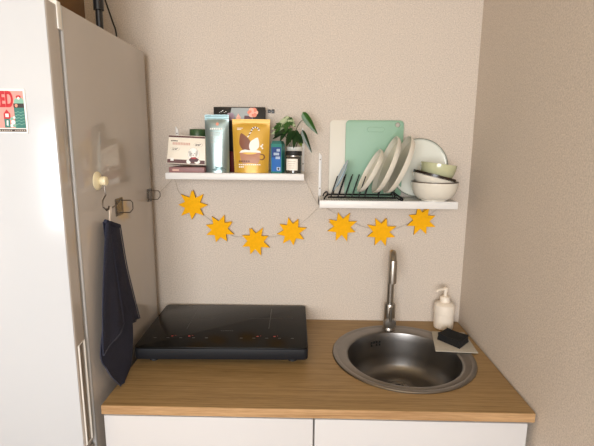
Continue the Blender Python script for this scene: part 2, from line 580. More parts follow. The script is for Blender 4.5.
for fx in (FX - .55, FX - .05):
    for fy in (-.6, -.12):
        MB().lathe([(.02, 0), (.02, .045)], 'black_plastic', 16, Matrix.Translation(L(fx, fy, 0))).build('foot', fr)

# things on the fridge top
MB().box((-.2, -.125, 0), (.2, .125, .36), 'cardboard', .008, seg=3).build('cardboard_box', loc=(-.302, -.475, FH + .0005), cat='box',
    label='brown box on top of the refrigerator')
p = thing('pole', 'black pole with thicker collar standing on the refrigerator top', 'pole', (-.064, -.345, FH))
MB().lathe([(.022, 0), (.022, .004), (.0105, .006), (.0105, .07)], 'black_plastic', 20).build('lower_tube', p)
MB().lathe([(.0105, .064), (.0155, .066), (.0155, .40), (.012, .405)], 'black_plastic', 20).build('collar', p)
MB().tube(smooth_path([(-.30, -.006, 2.58), (-.235, -.006, 2.32), (-.199, -.006, 2.2), (-.184, -.006, 2.15), (-.166, -.006, 2.09), (-.155, -.006, 2.045), (-.150, -.006, 1.9)]),
          .0032, 'black_plastic').build('cable', cat='cable', label='thin black cable hanging down the wall behind the refrigerator')

# ------------------------------------------------------------------ fridge magnet
mg = MB()
mx0, mx1, mz0, mz1 = -.072, .0035, -.052, .052
mg.prism(rrect(mx0, mz0, mx1, mz1, .004), 0, .003, 'ink_white', 'y', .0006)
def mp(x, z, o): return (x, -o, z)
def mrect(x0, z0, x1, z1, m, k=1): mg.decal([(x0, z0), (x1, z0), (x1, z1), (x0, z1)], m, mp, .0002 * k)
mrect(mx0 + .003, -.040, -.0005, .047, 'mag_pink', 1)
mrect(-.026, -.040, -.0005, .012, 'mag_green', 2)
mg.decal([(-.026, .010), (-.024, .026), (-.018, .031), (-.012, .029), (-.006, .033), (-.0005, .026), (-.0005, .010)], 'mag_mint', mp, .0005)
mrect(-.026, .008, -.0005, .018, 'ink', 4)
mg.decal(disc(-.019, .013, .0035, .004), 'coral', mp, .0011)
mg.decal(disc(-.012, .033, .006, .004), 'mag_red', mp, .0009)
mg.decal(disc(-.012, .030, .003, .003), 'ink_white', mp, .0012)
for k in range(5):                                   # ripples on the water
    zz = -.004 - k * .007
    for q in range(4):
        mrect(-.025 + q * .006, zz + (.0018 if q % 2 else 0), -.0195 + q * .006, zz + .0012 + (.0018 if q % 2 else 0), 'mag_mint', 4)
mg.merge(text_bm('RED', .046, .038), 'mag_red', Matrix.Translation((-.072, -.0012, .009)), recalc=False)
# lantern, sleeve and leaves beneath the lettering
mg.decal([(-.052, -.018), (-.036, -.018), (-.036, -.006), (-.044, .004), (-.052, -.006)], 'mag_red', mp, .0006)
mg.decal([(-.048, -.014), (-.040, -.014), (-.040, -.006), (-.048, -.006)], 'ink_white', mp, .0009)
mg.decal([(-.052, -.039), (-.038, -.039), (-.038, -.018), (-.052, -.018)], 'mag_green', mp, .0006)
mg.decal([(-.047, -.033), (-.043, -.035), (-.042, -.022), (-.046, -.022)], 'ink_white', mp, .0009)
for (a, c, rr, m_) in ((-.033, -.018, .004, 'mag_mint'), (-.030, -.026, .005, 'ink_white'), (-.034, -.034, .004, 'ink_white'), (-.028, -.034, .004, 'mag_mint'), (-.031, -.022, .003, 'mag_pink'), (-.032, -.030, .0025, 'mag_red'), (-.027, -.015, .003, 'ink_white')):
    mg.decal(disc(a, c, rr), m_, mp, .0008 + rr * .05)
mrect(mx0 + .003, -.0485, -.0005, -.042, 'ink', 1)
for k in range(12):
    if k != 6: mrect(-.066 + k * .0054, -.0468, -.063 + k * .0054, -.0438, 'ink_line', 2)
mg.build('fridge_magnet', loc=(-.100, FD - .003, 1.7115), cat='magnet', label='pink and green picture magnet with red lettering on the refrigerator front')

# ------------------------------------------------------------------ hooks on the fridge side
hk = thing('suction_hook', 'ivory suction hook with steel wire prongs holding up the towel', 'hook', (FX, -.508, 1.529))
TX = Matrix.Rotation(R(90), 4, 'Y')                      # lathe axis along +x
MB().lathe([(.027, .0003), (.027, .003), (.022, .006), (.012, .010)], 'ivory', 32, TX).build('suction_cup', hk)
MB().lathe([(.009, .009), (.0125, .014), (.0138, .022), (.0120, .028), (.005, .030)], 'ivory', 28, TX).build('knob', hk)
wv = MB()
wv.tube([(.022, -.002, -.010), (.022, -.004, -.024), (.024, -.002, -.040), (.022, -.020, -.055), (.022, -.024, -.072), (.024, -.012, -.080), (.032, .006, -.082), (.040, .030, -.074), (.044, .042, -.062)], .0021, 'wire')
wv.tube([(.024, -.012, -.080), (.030, -.016, -.084), (.038, -.022, -.080), (.042, -.026, -.070)], .0021, 'wire')
wv.build('wire_hook', hk)

def plate_hook(y0, y1, z0, z1, label, name='adhesive_hook'):
    yc, zc = (y0 + y1) / 2, (z0 + z1) / 2
    h = thing(name, label, 'hook', (FX, yc, zc), group='clear adhesive wire hooks on the refrigerator side')
    hy, hz = (y1 - y0) / 2, (z1 - z0) / 2
    MB().prism(rrect(-hy, -hz, hy, hz, .004), .0004, .0025, 'clear_plate', 'x').build('backing_plate', h)
    q = MB()
    q.tube([(.003, hy - .004, hz - .006), (.003, -hy + .004, hz - .006), (.003, -hy + .004, -hz + .006), (.003, hy - .004, -hz + .006)], .0015, 'dark_wire', 6, closed=True)
    q.tube([(.004, hy - .006, hz - .010), (.030, hy - .003, hz - .010), (.036, hy - .003, hz - .018), (.036, hy - .003, -hz + .018), (.026, hy - .003, -hz + .006), (.004, hy - .006, -hz + .006)], .0016, 'dark_wire', 8)
    q.build('wire_loop', h)
plate_hook(-.400, -.344, 1.405, 1.462, 'clear plate hook with dark wire loop beside the suction hook')
plate_hook(-.114, -.068, 1.414, 1.464, 'clear plate hook with wire loop at the back edge of the refrigerator')

# ------------------------------------------------------------------ kitchen towel
tw = thing('kitchen_towel', 'dark navy waffle towel hanging by a white loop beside the refrigerator', 'towel', (-.012, -.50, 1.40))
ty, tz = -.50, 1.40
def loft(Lc, Rc, xf, nu=28, nv=44):
    """surface between left and right outlines given as (y, z), x from xf(u, v)"""
    Ls, Rs = smooth_path([(0, a, b) for a, b in Lc], 8), smooth_path([(0, a, b) for a, b in Rc], 8)
    def at(P, v):
        f = v * (len(P) - 1); i = min(int(f), len(P) - 2); return P[i].lerp(P[i + 1], f - i)
    def fn(u, v):
        p = at(Ls, v).lerp(at(Rs, v), u)
        return Vector((xf(u, v), p.y - ty, p.z - tz))
    return fn
b = MB()
# front-left layer: hangs from the loop, ends in the diagonal hem
lf = loft([(-.530, 1.408), (-.562, 1.300), (-.592, 1.190), (-.612, 1.085), (-.620, 1.040)],
          [(-.510, 1.408), (-.498, 1.300), (-.482, 1.190), (-.466, 1.110), (-.459, 1.066)],
          lambda u, v: .008 + .004 * v + .003 * v * sin(u * 9 + 2 * v) + .004 * sin(u * pi))
b.grid(lf, 30, 50, 'towel', thick=.003)
# right layer ending in the upper right corner
rf = loft([(-.518, 1.410), (-.505, 1.300), (-.494, 1.190), (-.470, 1.090), (-.410, 1.040)],
          [(-.414, 1.380), (-.386, 1.245), (-.352, 1.145), (-.325, 1.070), (-.309, 1.026)],
          lambda u, v: -.003 + .010 * max(0, sin(u * pi * 1.1 - .25)) * (1 - .3 * v) + .0055 * sin(u * 13 + 2.0) * (.3 + .7 * v) * u)
b.grid(rf, 30, 50, 'towel', thick=.003)
b.tube([lf(1, i / 30) + Vector((.001, .001, 0)) for i in range(31)], [.0035 + .003 * sin(pi * i / 30) for i in range(31)], 'towel', 10)
# gathered top ridge
b.tube(smooth_path([(.003, -.519 - ty, 1.412 - tz), (.006, -.492 - ty, 1.402 - tz), (.004, -.465 - ty, 1.393 - tz), (0, -.415 - ty, 1.378 - tz)]), [.006] * 18 + [.003], 'towel', 10)
b.build('front_layer', tw)
b = MB()
bf = loft([(-.565, 1.14), (-.618, 1.042), (-.605, .990), (-.592, .957), (-.555, .908)],
          [(-.385, 1.14), (-.385, 1.045), (-.413, .972), (-.457, .924), (-.530, .906)],
          lambda u, v: .001 + .030 * v ** 1.3 + .002 * sin(u * 6 + v * 4) * v)
b.grid(bf, 30, 44, 'towel', thick=.003)
b.build('back_layer', tw)
b = MB()
def along(fn, us, vs, off=.0035):
    return [fn(u, v) + Vector((off, 0, 0)) for u, v in zip(us, vs)]
N = 24
b.tube(along(lf, [i / N for i in range(N + 1)], [.985] * (N + 1)), .0024, 'towel_hem', 6)
b.tube(along(rf, [i / N for i in range(N + 1)], [.985] * (N + 1)), .0022, 'towel_hem', 6)
b.tube(along(rf, [.985] * (N + 1), [i / N for i in range(N + 1)]), .0020, 'towel_hem', 6)
b.tube(along(bf, [.01] * (N + 1), [.45 + .55 * i / N for i in range(N + 1)], .002), .0020, 'towel_hem', 6)
b.build('hem', tw)['label'] = 'paler stitched hem'
MB().tube(smooth_path([(.006, .001, .006), (.014, -.012, .030), (.020, -.021, .049), (.023, -.019, .054), (.020, -.014, .046), (.013, -.006, .026), (.006, .004, .004)]), .0022, 'loop', 8).build('hanging_loop', tw)['label'] = 'white hanging loop'

# ------------------------------------------------------------------ shelves
def shelf(x0, x1, top, label, perf):
    t = thing('wall_shelf', label, 'shelf', ((x0 + x1) / 2, 0, top), group='white wall shelves')
    hw = (x1 - x0) / 2
    s = MB()
    s.box((-hw, -.158, -.028 if perf else -.024), (hw, -.006, -.001), 'shelf', .0012)
    if perf:
        s.box((-hw + .004, -.156, -.0012), (hw - .004, -.008, 0), 'shelf_perf')
    else:
        s.box((-hw + .004, -.156, -.0012), (hw - .004, -.008, 0), 'shelf')
    s.build('board', t)
    for sx in (-1, 1):
        q = MB()
        xa, xb = (-hw, -hw + .011) if sx < 0 else (hw - .011, hw)
        hb_ = .015 if (perf and sx > 0) else .172
        q.prism([(xa, -.03), (xb, -.03), (xb, hb_ - .012), (xa + .002, hb_), (xa, hb_)], -.006, -.0003, 'shelf', 'y', .0006)
        q.prism([(-.006, -.03), (-.006, .0), (-.155, -.005), (-.155, -.022), (-.03, -.03)], xa if sx < 0 else xb - .002, xa + .002 if sx < 0 else xb, 'shelf', 'x')
        for zz in (() if hb_ < .1 else (.03, .145)):
            q.lathe([(.0028, 0), (.0028, .0012), (.001, .0016)], 'wire', 12, Matrix.Translation(((xa + xb) / 2, -.006, zz)) @ Matrix.Rotation(R(90), 4, 'X'))
        q.build('bracket', t)
Z1, Z2 = 1.531, 1.434
shelf(.058, .571, Z1, 'white wall shelf on the left, holding food packets and a plant', False)
shelf(.629, 1.141, Z2, 'white wall shelf on the right, holding dishes in a rack', True)

# ---- left shelf: packets
MB().box((-.066, -.055, 0), (.066, .055, .020), 'pack_mauve', .0015).decal([(-.053, .006), (-.028, .006), (-.028, .013), (-.053, .013)], 'ink_pink', lambda x, z, o: (x, -.055 - o, z), .0003)\
    .build('flat_box', loc=(.1355, -.095, Z1), cat='box', label='flat mauve box lying under the cream packet')

def tilt(rx, ry=0, rz=0):
    return (R(rx), R(ry), R(rz))
c = MB()
H = .104
c.prism([(-.0725, 0), (.0725, 0), (.067, H), (-.067, H)], -.055, 0, 'pack_cream', 'y', .001)
fm = lambda x, z, o: (x, -.055 - o, z)
def cr(x0, z0, x1, z1, m, k=1): c.decal([(x0, z0), (x1, z0), (x1, z1), (x0, z1)], m, fm, .0002 * k)
c.decal([(-.0705, .002), (.0705, .002), (.0700, .016), (-.0700, .016)], 'pack_brown', fm, .0003)
c.decal([(-.0673, .097), (.0673, .097), (.0670, .1035), (-.0670, .1035)], 'pack_brown', fm, .0003)
c.box((-.066, -.054, H), (.066, -.001, H + .0012), 'pack_cream')
for k in range(5): cr(-.058 + k * .005, .082, -.054 + k * .005, .086, 'ink', 2)
for k in range(11): cr(-.052 + k * .006, .0695, -.0475 + k * .006, .079, 'ink_pink', 2)
for (ex, ez) in ((.043, .073), (-.042, .055)):                      # two speech ovals
    c.decal(disc(ex, ez, .0165, .0085), 'ink_line', fm, .0003)
    c.decal(disc(ex, ez, .0158, .0079), 'pack_cream', fm, .0006)
    for k in range(3): cr(ex - .010 + k * .007, ez + .0005, ex - .0045 + k * .007, ez + .003, 'ink', 5)
    for k in range(2): cr(ex - .010 + k * .009, ez - .004, ex - .003 + k * .009, ez - .0015, 'ink', 5)
for (ex, ez, rx_, rz_) in ((.026, .043, .0185, .019), (.014, .036, .008, .014), (.041, .038, .008, .014), (.010, .010, .009, .009), (.042, .010, .011, .008)):
    c.decal(disc(ex, ez, rx_, rz_), 'ink_line', fm, .0007)
    c.decal(disc(ex, ez, rx_ - .0007, rz_ - .0007), 'ink_white', fm, .0010)
c.decal([(.010, .016), (.020, .026), (.034, .027), (.048, .019), (.042, .010), (.018, .008)], 'jumper', fm, .0013)
c.decal([(.016, .023), (.028, .027), (.040, .024), (.036, .020), (.022, .020)], 'jumper_red', fm, .0016)
for (ex, ez, rr) in ((.021, .040, .0012), (.031, .040, .0012), (.026, .034, .002)):
    c.decal(disc(ex, ez, rr, n=10), 'ink', fm, .0014)
cr(-.058, .010, -.046, .021, 'ink_white', 3)
o = c.build('tea_packet', loc=(.1315, -.088, Z1 + .0235), cat='box', label='cream box with brown bands and a white puppy print, left end of shelf')
o.rotation_euler = (R(-8), R(2.2), 0)

j = thing('jar', 'white jar with dark green lid behind the cream box', 'jar', (.155, -.036, Z1))
MB().lathe([(.026, 0), (.029, .003), (.029, .128), (.025, .136)], 'jar_white', 28).build('body', j)
MB().lathe([(.0325, .135), (.0325, .159), (.031, .161), (.005, .161)], 'lid_green', 32).build('lid', j)

# stand-up pouches
def pouch(name, label, x, y, w0, w1, h, dep, body, seal, prints, lean=-4, sealh=.018):
    m = MB()
    def half(z):
        v = min(max(z / h, 0), 1)
        return (w0 + (w1 - w0) * v) / 2
    def bulge(u, v):
        return dep * (max(0, 1 - v / (1 - sealh / h)) ** .55) * (1 - abs(u) ** 3.0) + .0012
    def fr_(u, v):
        z = v * h
        return Vector((u * half(z), -bulge(u, v), z + .002 * (1 - abs(u)) * 0))
    def front(x_, z_, o):
        v = z_ / h; u = max(-.99, min(.99, x_ / half(z_)))
        return Vector((x_, -bulge(u, v) - o, z_))
    def bk(u, v):
        z = v * h
        return Vector((u * half(z), bulge(u, v) * .6, z))
    m.grid(lambda a, b_: fr_(2 * a - 1, b_), 24, 30, body)
    m.grid(lambda a, b_: bk(2 * a - 1, b_), 24, 30, body)
    m.grid(lambda a, b_: Vector(((2 * a - 1) * half(0), -bulge(2 * a - 1, 0) + b_ * 1.6 * bulge(2 * a - 1, 0), 0.0002)), 24, 3, body)
    # heat seal along the top
    m.grid(lambda a, b_: front((2 * a - 1) * half(h) * .985, h - sealh + b_ * sealh * .97, .0004 + .0003 * sin(b_ * 14)), 12, 8, seal)
    for poly, mm, o_ in prints:
        m.decal(poly, mm, front, o_)
    o = m.build(name, loc=(x, y, Z1), cat='bag', label=label, angle=60)
    o.rotation_euler = (R(lean), 0, 0)
    return o
rect = lambda x0, z0, x1, z1: [(x0, z0), (x1, z0), (x1, z1), (x0, z1)]
pr = [(disc(.003, .178, .0055, .006), 'coral', .0009)]
for k in range(7):
    pr.append((rect(-.024 + k * .0068, .158, -.0192 + k * .0068, .1635), 'ink_white', .0009))
for k in range(8):
    pr.append((rect(-.022, .146 - k * .0052, .02 + random.uniform(-.01, .004), .1472 - k * .0052), 'ink_line', .0008))
pr.append(([(-.030, .012), (-.005, .024), (.022, .022), (.034, .012), (.022, .008), (-.010, .008)], 'foil_dark', .0009))
pouch('coffee_bag', 'shiny grey-teal foil packet with small coral emblem on the shelf', .246, -.118, .088, .089, .212, .022, 'foil_teal', 'foil_dark', pr, .3)

pr = []
def leafshape(cx, cz, w_, h_, rot):
    pts = []
    for k in range(24):
        a = 2 * pi * k / 24
        x_ = w_ * sin(a); z_ = h_ * cos(a)
        x_ *= (1 - .55 * max(0, cos(a)) ** 1.2)
        pts.append((cx + x_ * cos(rot) + z_ * sin(rot), cz - x_ * sin(rot) + z_ * cos(rot)))
    return pts
pr.append((leafshape(-.023, .112, .021, .036, R(-22)), 'choc', .0009))
pr.append((leafshape(.014, .105, .0185, .027, R(24)), 'ink_white', .0013))
for k in range(9):                                                    # striped cane
    a0 = pi * (1.0 - k / 9 * 1.0)
    for q in range(1):
        a1 = a0 - pi / 9
        cxk, czk, ro, ri = .016, .155, .0165, .0105
        pr.append(([(cxk + ri * cos(a0), czk + ri * sin(a0) * .9), (cxk + ro * cos(a0), czk + ro * sin(a0) * .9), (cxk + ro * cos(a1), czk + ro * sin(a1) * .9), (cxk + ri * cos(a1), czk + ri * sin(a1) * .9)], 'ink_white' if k % 2 == 0 else 'pack_brown', .0011))
for k in range(4):
    pr.append(([(-.0005 - k * .0035, .154 - k * .006), (.0055 - k * .0035, .156 - k * .006), (.002 - k * .0035, .150 - k * .006), (-.004 - k * .0035, .148 - k * .006)], 'pack_brown' if k % 2 == 0 else 'ink_white', .0011))
ring = disc(.040, .059, .0125, .0115, 22)
pr.append((ring, 'cocoa_d', .0009)); pr.append((disc(.039, .059, .0088, .0082, 22), 'foil_gold', .0012))
pr.append(([(-.042, .077), (.036, .077), (.034, .050), (.026, .034), (-.030, .034), (-.038, .050)], 'cocoa', .0014))
pr.append(([(-.043, .074), (-.036, .082), (-.022, .086), (0, .083), (.020, .085), (.036, .080), (.037, .074)], 'ink_white', .0017))
pr.append((disc(.039, .098, .004), 'ink_white', .001)); pr.append((disc(.043, .104, .0028), 'ink_white', .001)); pr.append((disc(.043, .091, .0032), 'ink_white', .001))
for k in range(5):
    pr.append((rect(-.044 + k * .0085, .0395, -.0375 + k * .0085, .046), 'cocoa_d', .0019))
for k in range(11):
    pr.append((rect(-.045 + k * .0075, .029, -.039 + k * .0075, .0325), 'ink_white', .0015))
for k in range(3):
    pr.append((rect(-.045 + k * .007, .020, -.0395 + k * .007, .0245), 'ink_white', .0012))
pr.append((rect(-.052, .163, -.030, .165), 'ink_white', .0009)); pr.append((rect(-.052, .158, -.036, .160), 'ink_white', .0009))
pouch('cocoa_pouch', 'mustard yellow stand-up pouch with a cocoa cup print', .3725, -.118, .128, .141, .197, .024, 'foil_gold', 'foil_gold', pr, -1.5)

# dark printed box behind the bags
d = MB()
d.box((-.0995, -.03, 0), (.0995, 0, .246), 'black_box', .0015)
dm = lambda x, z, o: (x, -.03 - o, z)
d.decal([(-.04, .2), (.05, .2), (.06, .243), (-.03, .243)], 'box_grey', dm, .0003)
def bloom(cx, cz, r, ma, mb):
    for k in range(6):
        a = 2 * pi * k / 6
        d.decal(disc(cx + r * .55 * cos(a), cz + r * .55 * sin(a), r * .5, r * .42), ma if k % 2 else mb, dm, .0006 + .0001 * k)
    d.decal(disc(cx, cz, r * .3), mb, dm, .0014)
bloom(.052, .226, .020, 'petal', 'petal_l')
bloom(-.035, .210, .016, 'mauve', 'mauve')
d.decal([(-.015, .195), (.002, .195), (.006, .205), (-.004, .222), (-.012, .208)], 'petal_l', dm, .0012)
d.decal([(.018, .200), (.048, .200), (.050, .213), (.020, .214)], 'wine', dm, .0005)
for k in range(5):
    d.decal(rect(-.078 + k * .006, .224 + .003 * (k % 3), -.074 + k * .006, .2255 + .004 * (k % 3)), 'ink_white', dm, .0006)
d.build('flower_box', loc=(.3185, -.012, Z1), cat='box', label='tall dark box printed with orange flower behind the yellow pouch')
MB().box((-.024, -.019, 0), (.024, .019, .078), 'red_box', .001).build('small_box', loc=(.292, -.072, Z1), cat='box', label='dark red box glimpsed between the grey bag and yellow pouch')

# teal carton
c = MB()
c.prism([(-.021, -.018), (.021, -.018), (.021, .018), (-.021, .018)], 0, .108, 'teal', 'z')
c.prism([(-.018, .108), (.018, .108), (.021, .1075), (.017, .118), (-.017, .118), (-.021, .1075)][0:0] or [(-.0205, .108), (.0205, .108), (.016, .119), (-.016, .119)], -.016, .016, 'teal_d', 'y')
cm_ = lambda x, z, o: (x, -.018 - o, z)
c.decal(rect(-.019, .052, .019, .096), 'blue_d', cm_, .0003)
c.decal(rect(-.019, .006, .019, .058), 'blue', cm_, .0004)
for (zz, n_, x0_) in ((.080, 3, .002), (.066, 5, -.010), (.052, 4, -.002)):
    for k in range(n_):
        c.decal(rect(x0_ + k * .0045, zz, x0_ + .0032 + k * .0045, zz + .0095), 'pale_blue', cm_, .0007)
c.decal(rect(.002, .010, .016, .022), 'pale_blue', cm_, .0006)
c.decal(disc(.009, .016, .004), 'ink', cm_, .0009)
o = c.build('carton', loc=(.4715, -.104, Z1), cat='box', label='teal carton with blue front panel right of the yellow pouch')
o.rotation_euler = (0, 0, R(-17))

# candle
cd = thing('jar_candle', 'dark glass candle jar with white label at the shelf end', 'candle', (.531, -.116, Z1), (0, 0, R(-14)))
MB().lathe([(.027, 0), (.0305, .003), (.0305, .060), (.0285, .064), (.0265, .064), (.0265, .02)], 'jar_glass', 40).build('jar', cd)
MB().grid(lambda u, v: (.0309 * sin((u - .5) * 1.55), -.0309 * cos((u - .5) * 1.55), .012 + v * .042), 16, 4, 'label').build('label', cd)
l = MB()
for k in range(4):
    l.grid(lambda u, v: (.0312 * sin((u - .5) * (1.0 - .15 * k)), -.0312 * cos((u - .5) * (1.0 - .15 * k)), .044 - k * .008 + v * .0013), 8, 1, 'ink_line')
l.build('print', cd)
MB().lathe([(.030, .0645), (.031, .066), (.031, .080), (.029, .082), (.004, .082)], 'black_matte', 40).build('lid', cd)
MB().lathe([(.0313, .0625), (.0315, .0635), (.0315, .0650), (.0310, .0655)], 'silver', 40).build('band', cd)

# potted plant
pl = thing('potted_plant', 'leafy green plant in white pot behind the candle', 'plant', (.532, -.048, Z1))
MB().lathe([(.022, 0), (.026, .003), (.031, .092), (.0315, .097), (.029, .097), (.028, .085)], 'pot', 32).build('pot', pl)
MB().lathe([(.0275, .084), (.014, .089), (.002, .09)], 'soil', 24).build('soil', pl)
def leaf(base, tip, side, width, m, droop=.0, fold=.25):
    """blade from base to tip; side = direction of its width"""
    P, Q, S = Vector(base), Vector(tip), Vector(side).normalized()
    D = Q - P
    S = (S - D.normalized() * S.dot(D.normalized())).normalized()
    N_ = D.cross(S).normalized()
    def fn(u, v):
        s = 2 * u - 1
        wv_ = width * (sin(pi * min(1, v ** .62)) ** .8) * (1 - .25 * v)
        return P + D * v + S * (s * wv_) + N_ * (abs(s) * wv_ * fold) + Vector((0, 0, -droop * (v ** 2))) + Vector((0, 0, droop * v * .9))
    b_ = MB().grid(fn, 8, 14, m, thick=.0007)
    return b_.build('leaf', pl, angle=60)
def stem(pts, r=.0016):
    MB().tube(smooth_path(pts), r, 'stem', 6).build('stem', pl)
O = lambda x, y, z: (x - .532, y + .048, z - Z1)
stem([O(.527, -.05, 1.62), O(.530, -.07, 1.665), O(.542, -.085, 1.700), O(.556, -.09, 1.722), O(.570, -.09, 1.731)])
leaf(O(.563, -.09, 1.757), O(.621, -.10, 1.674), (.8, -.5, .5), .0175, 'leaf', 0, .35)
stem([O(.535, -.05, 1.62), O(.552, -.075, 1.665), O(.564, -.09, 1.690)])
leaf(O(.562, -.092, 1.692), O(.600, -.10, 1.605), (1, -.5, .3), .0115, 'leaf_dark', 0, .4)
stem([O(.520, -.05, 1.62), O(.516, -.07, 1.68), O(.514, -.088, 1.735)])
leaf(O(.516, -.09, 1.738), O(.447, -.105, 1.690), (.3, -.5, .9), .0185, 'leaf_var', -.03, .3)
leaf(O(.514, -.085, 1.736), O(.538, -.105, 1.700), (.6, -.3, .6), .0125, 'leaf_var', -.015, .3)
leaf(O(.512, -.075, 1.722), O(.462, -.10, 1.712), (.2, -.3, 1), .0120, 'leaf', -.02, .3)
leaf(O(.505, -.07, 1.700), O(.478, -.105, 1.645), (1, -.3, .3), .0140, 'leaf_dark', -.01, .3)
leaf(O(.540, -.075, 1.682), O(.530, -.112, 1.622), (1, -.4, .1), .0130, 'leaf_dark', -.01, .3)
leaf(O(.508, -.080, 1.730), O(.500, -.110, 1.682), (1, -.2, .1), .0130, 'leaf', -.01, .3)
stem([O(.518, -.05, 1.62), O(.500, -.07, 1.665), O(.480, -.085, 1.697)])
leaf(O(.500, -.085, 1.708), O(.445, -.11, 1.672), (.2, -.5, 1), .0150, 'leaf_var', -.02, .3)
leaf(O(.505, -.09, 1.692), O(.456, -.115, 1.668), (.2, -.4, .8), .0130, 'leaf_dark', -.02, .3)
leaf(O(.495, -.075, 1.690), O(.450, -.105, 1.655), (.3, -.5, .9), .0140, 'leaf_dark', -.01, .3)
leaf(O(.528, -.07, 1.690), O(.502, -.11, 1.628), (1, -.4, .2), .0180, 'leaf_dark', -.01, .3)
leaf(O(.530, -.07, 1.688), O(.556, -.11, 1.640), (.9, -.4, .4), .0180, 'leaf_dark', -.012, .3)
leaf(O(.545, -.075, 1.675), O(.566, -.10, 1.640), (1, -.3, .3), .0120, 'leaf_dark', -.01, .3)
leaf(O(.552, -.06, 1.655), O(.560, -.085, 1.630), (1, -.3, .1), .0100, 'leaf_light', 0, .2)
leaf(O(.525, -.065, 1.695), O(.486, -.10, 1.676), (.1, -.6, .8), .0100, 'leaf', -.012, .3)

k = MB()
k.box((-.013, -.006, -.0065), (-.002, 0, .0065), 'black_plastic', .001)
k.box((.002, -.008, -.0075), (.013, 0, .0065), 'black_plastic', .001)
k.box((-.003, -.005, -.003), (.003, -.0004, .003), 'black_plastic')
k.build('cable_clip', loc=(.438, 0, 1.765), cat='clip', label='small black clip on the wall above the plant')

# ------------------------------------------------------------------ right shelf
def board(x0, x1, z1, y, label, m, hole=None, emboss=None):
    hgt = z1 - Z2 - .001
    b = MB().prism(rrect(-(x1 - x0) / 2, 0, (x1 - x0) / 2, hgt, .016), -.003, .003, m, 'y', .0012)
    # raised border on the face
    o = b.build('cutting_board', cat='cutting board', label=label)
    if hole:
        q = MB().lathe([(.0092, -.02), (.0092, .02)], m, 24, Matrix.Translation((hole[0], 0, hole[1])) @ Matrix.Rotation(R(90), 4, 'X'))
        boolean_cut(o, q)
        bpy.context.view_layer.update()
        r1 = MB().tube([(hole[0] + .0102 * cos(a * pi / 12), -.003, hole[1] + .0102 * sin(a * pi / 12)) for a in range(24)], .0012, m, 6, closed=True)
        r1.build('hole_rim', o)
        ex, ez, ew, eh = emboss
        e = MB().tube([(p_[0], -.003, p_[1]) for p_ in rrect(ex - ew, ez - eh, ex + ew, ez + eh, eh * .95)], .0009, m, 6, closed=True)
        e.build('grip_outline', o)
    o.location = ((x0 + x1) / 2, y, Z2 + .001)
    o.rotation_euler = (R(-2.0), 0, 0)
    return o
board(.670, .865, 1.733, -.014, 'ivory cutting board leaning on the wall behind the mint one', 'board_white')
board(.732, .958, 1.733, -.023, 'mint green cutting board with corner hole behind the plates', 'board_green', (.089, .281), (.004, .262, .033, .009))

def plate_mesh(r, lip, m, rimm=None):
    b = MB()
    t = .0035
    prof = [(0, .0), (r * .58, 0), (r * .60, -.0025), (r * .64, -.0025), (r * .66, 0), (r * .90, .003), (r * .975, lip * .55), (r, lip), (r - t * .9, lip + .0008), (r * .94, lip * .55 + t * .4), (r * .88, .003 + t), (r * .6, t), (0, t)]
    mats = [m] * (len(prof) - 1)
    if rimm: mats[7] = rimm; mats[6] = m
    b.rings([(0, 0, a, z) for a, z in prof], m, 56, mats=mats)
    return b
def rack_plate(x, y, z, r, a, lip, m, name, label, yaw=0, group=None, cat='plate', rimm=None):
    o = plate_mesh(r, lip, m, rimm).build(name, cat=cat, label=label, group=group)
    a = R(a)
    o.matrix_world = Matrix.Translation((x, y, z)) @ Matrix.Rotation(R(yaw), 4, 'Z') @ Matrix(((sin(a), 0, -cos(a), 0), (0, 1, 0, 0), (cos(a), 0, sin(a), 0), (0, 0, 0, 1)))
    return o
G = 'plates standing in the dish rack'
rack_plate(.829, -.130, 1.536, .089, 27, .020, 'ceramic', 'plate', 'smaller cream plate in the rack, leftmost of the cream plates', group=G)
rack_plate(.887, -.138, 1.559, .1115, 21, .022, 'ceramic', 'plate', 'large cream plate in the rack between two other cream plates', group=G)
rack_plate(.932, -.141, 1.559, .113, 22, .022, 'ceramic', 'plate', 'large cream plate in the rack, nearest the bowls', group=G)
rack_plate(.712, -.112, 1.520, .066, 25, .007, 'blue_glaze', 'saucer', 'small pale blue dish at the left end of the rack', cat='dish', yaw=-1)
o = plate_mesh(.1150, .012, 'ceramic_pale', 'rim_grey').build('plate', cat='plate', label='pale round plate leaning upright on the wall behind the bowls')
o.matrix_world = Matrix.Translation((1.023, -.014, Z2 + .1160)) @ Matrix.Rotation(R(87), 4, 'X')

def bowl_mesh(r, h, foot, outm, inm, rimm, footm=None, band=.003):
    b = MB()
    t = .004
    P = []
    for k in range(9):
        s = k / 8
        P.append((foot + (r - foot) * sin(s * pi / 2) ** .85, .004 + (h - .004) * (1 - cos(s * pi / 2)) ** .85))
    P.insert(-1, (P[-1][0] - (P[-1][0] - P[-2][0]) * band / (P[-1][1] - P[-2][1]), h - band))
    prof = [(0, .002), (foot * .8, .002), (foot * .85, 0), (foot, 0)] + P
    mats = [footm or outm] * 3 + [footm or outm] + [outm] * 8 + [rimm]
    P2 = [(max(a - t, 0.001), z + t * .6) for a, z in reversed(P)]
    P2[0] = (r - t, h)
    prof += P2 + [(0, .004 + t * .6)]
    mats += [rimm] + [inm] * 10
    b.rings([(0, 0, a, z) for a, z in prof], outm, 52, mats=mats[:len(prof) - 1])
    return b
def put_bowl(bm_, x, y, rimz, h, tiltdeg, name, label, group):
    o = bm_.build(name, cat='bowl', label=label, group=group, angle=50)
    o.matrix_world = Matrix.Translation((x, y, rimz)) @ Matrix.Rotation(R(tiltdeg), 4, 'Y') @ Matrix.Translation((0, 0, -h))
G = 'bowls stacked at the right end of the shelf'
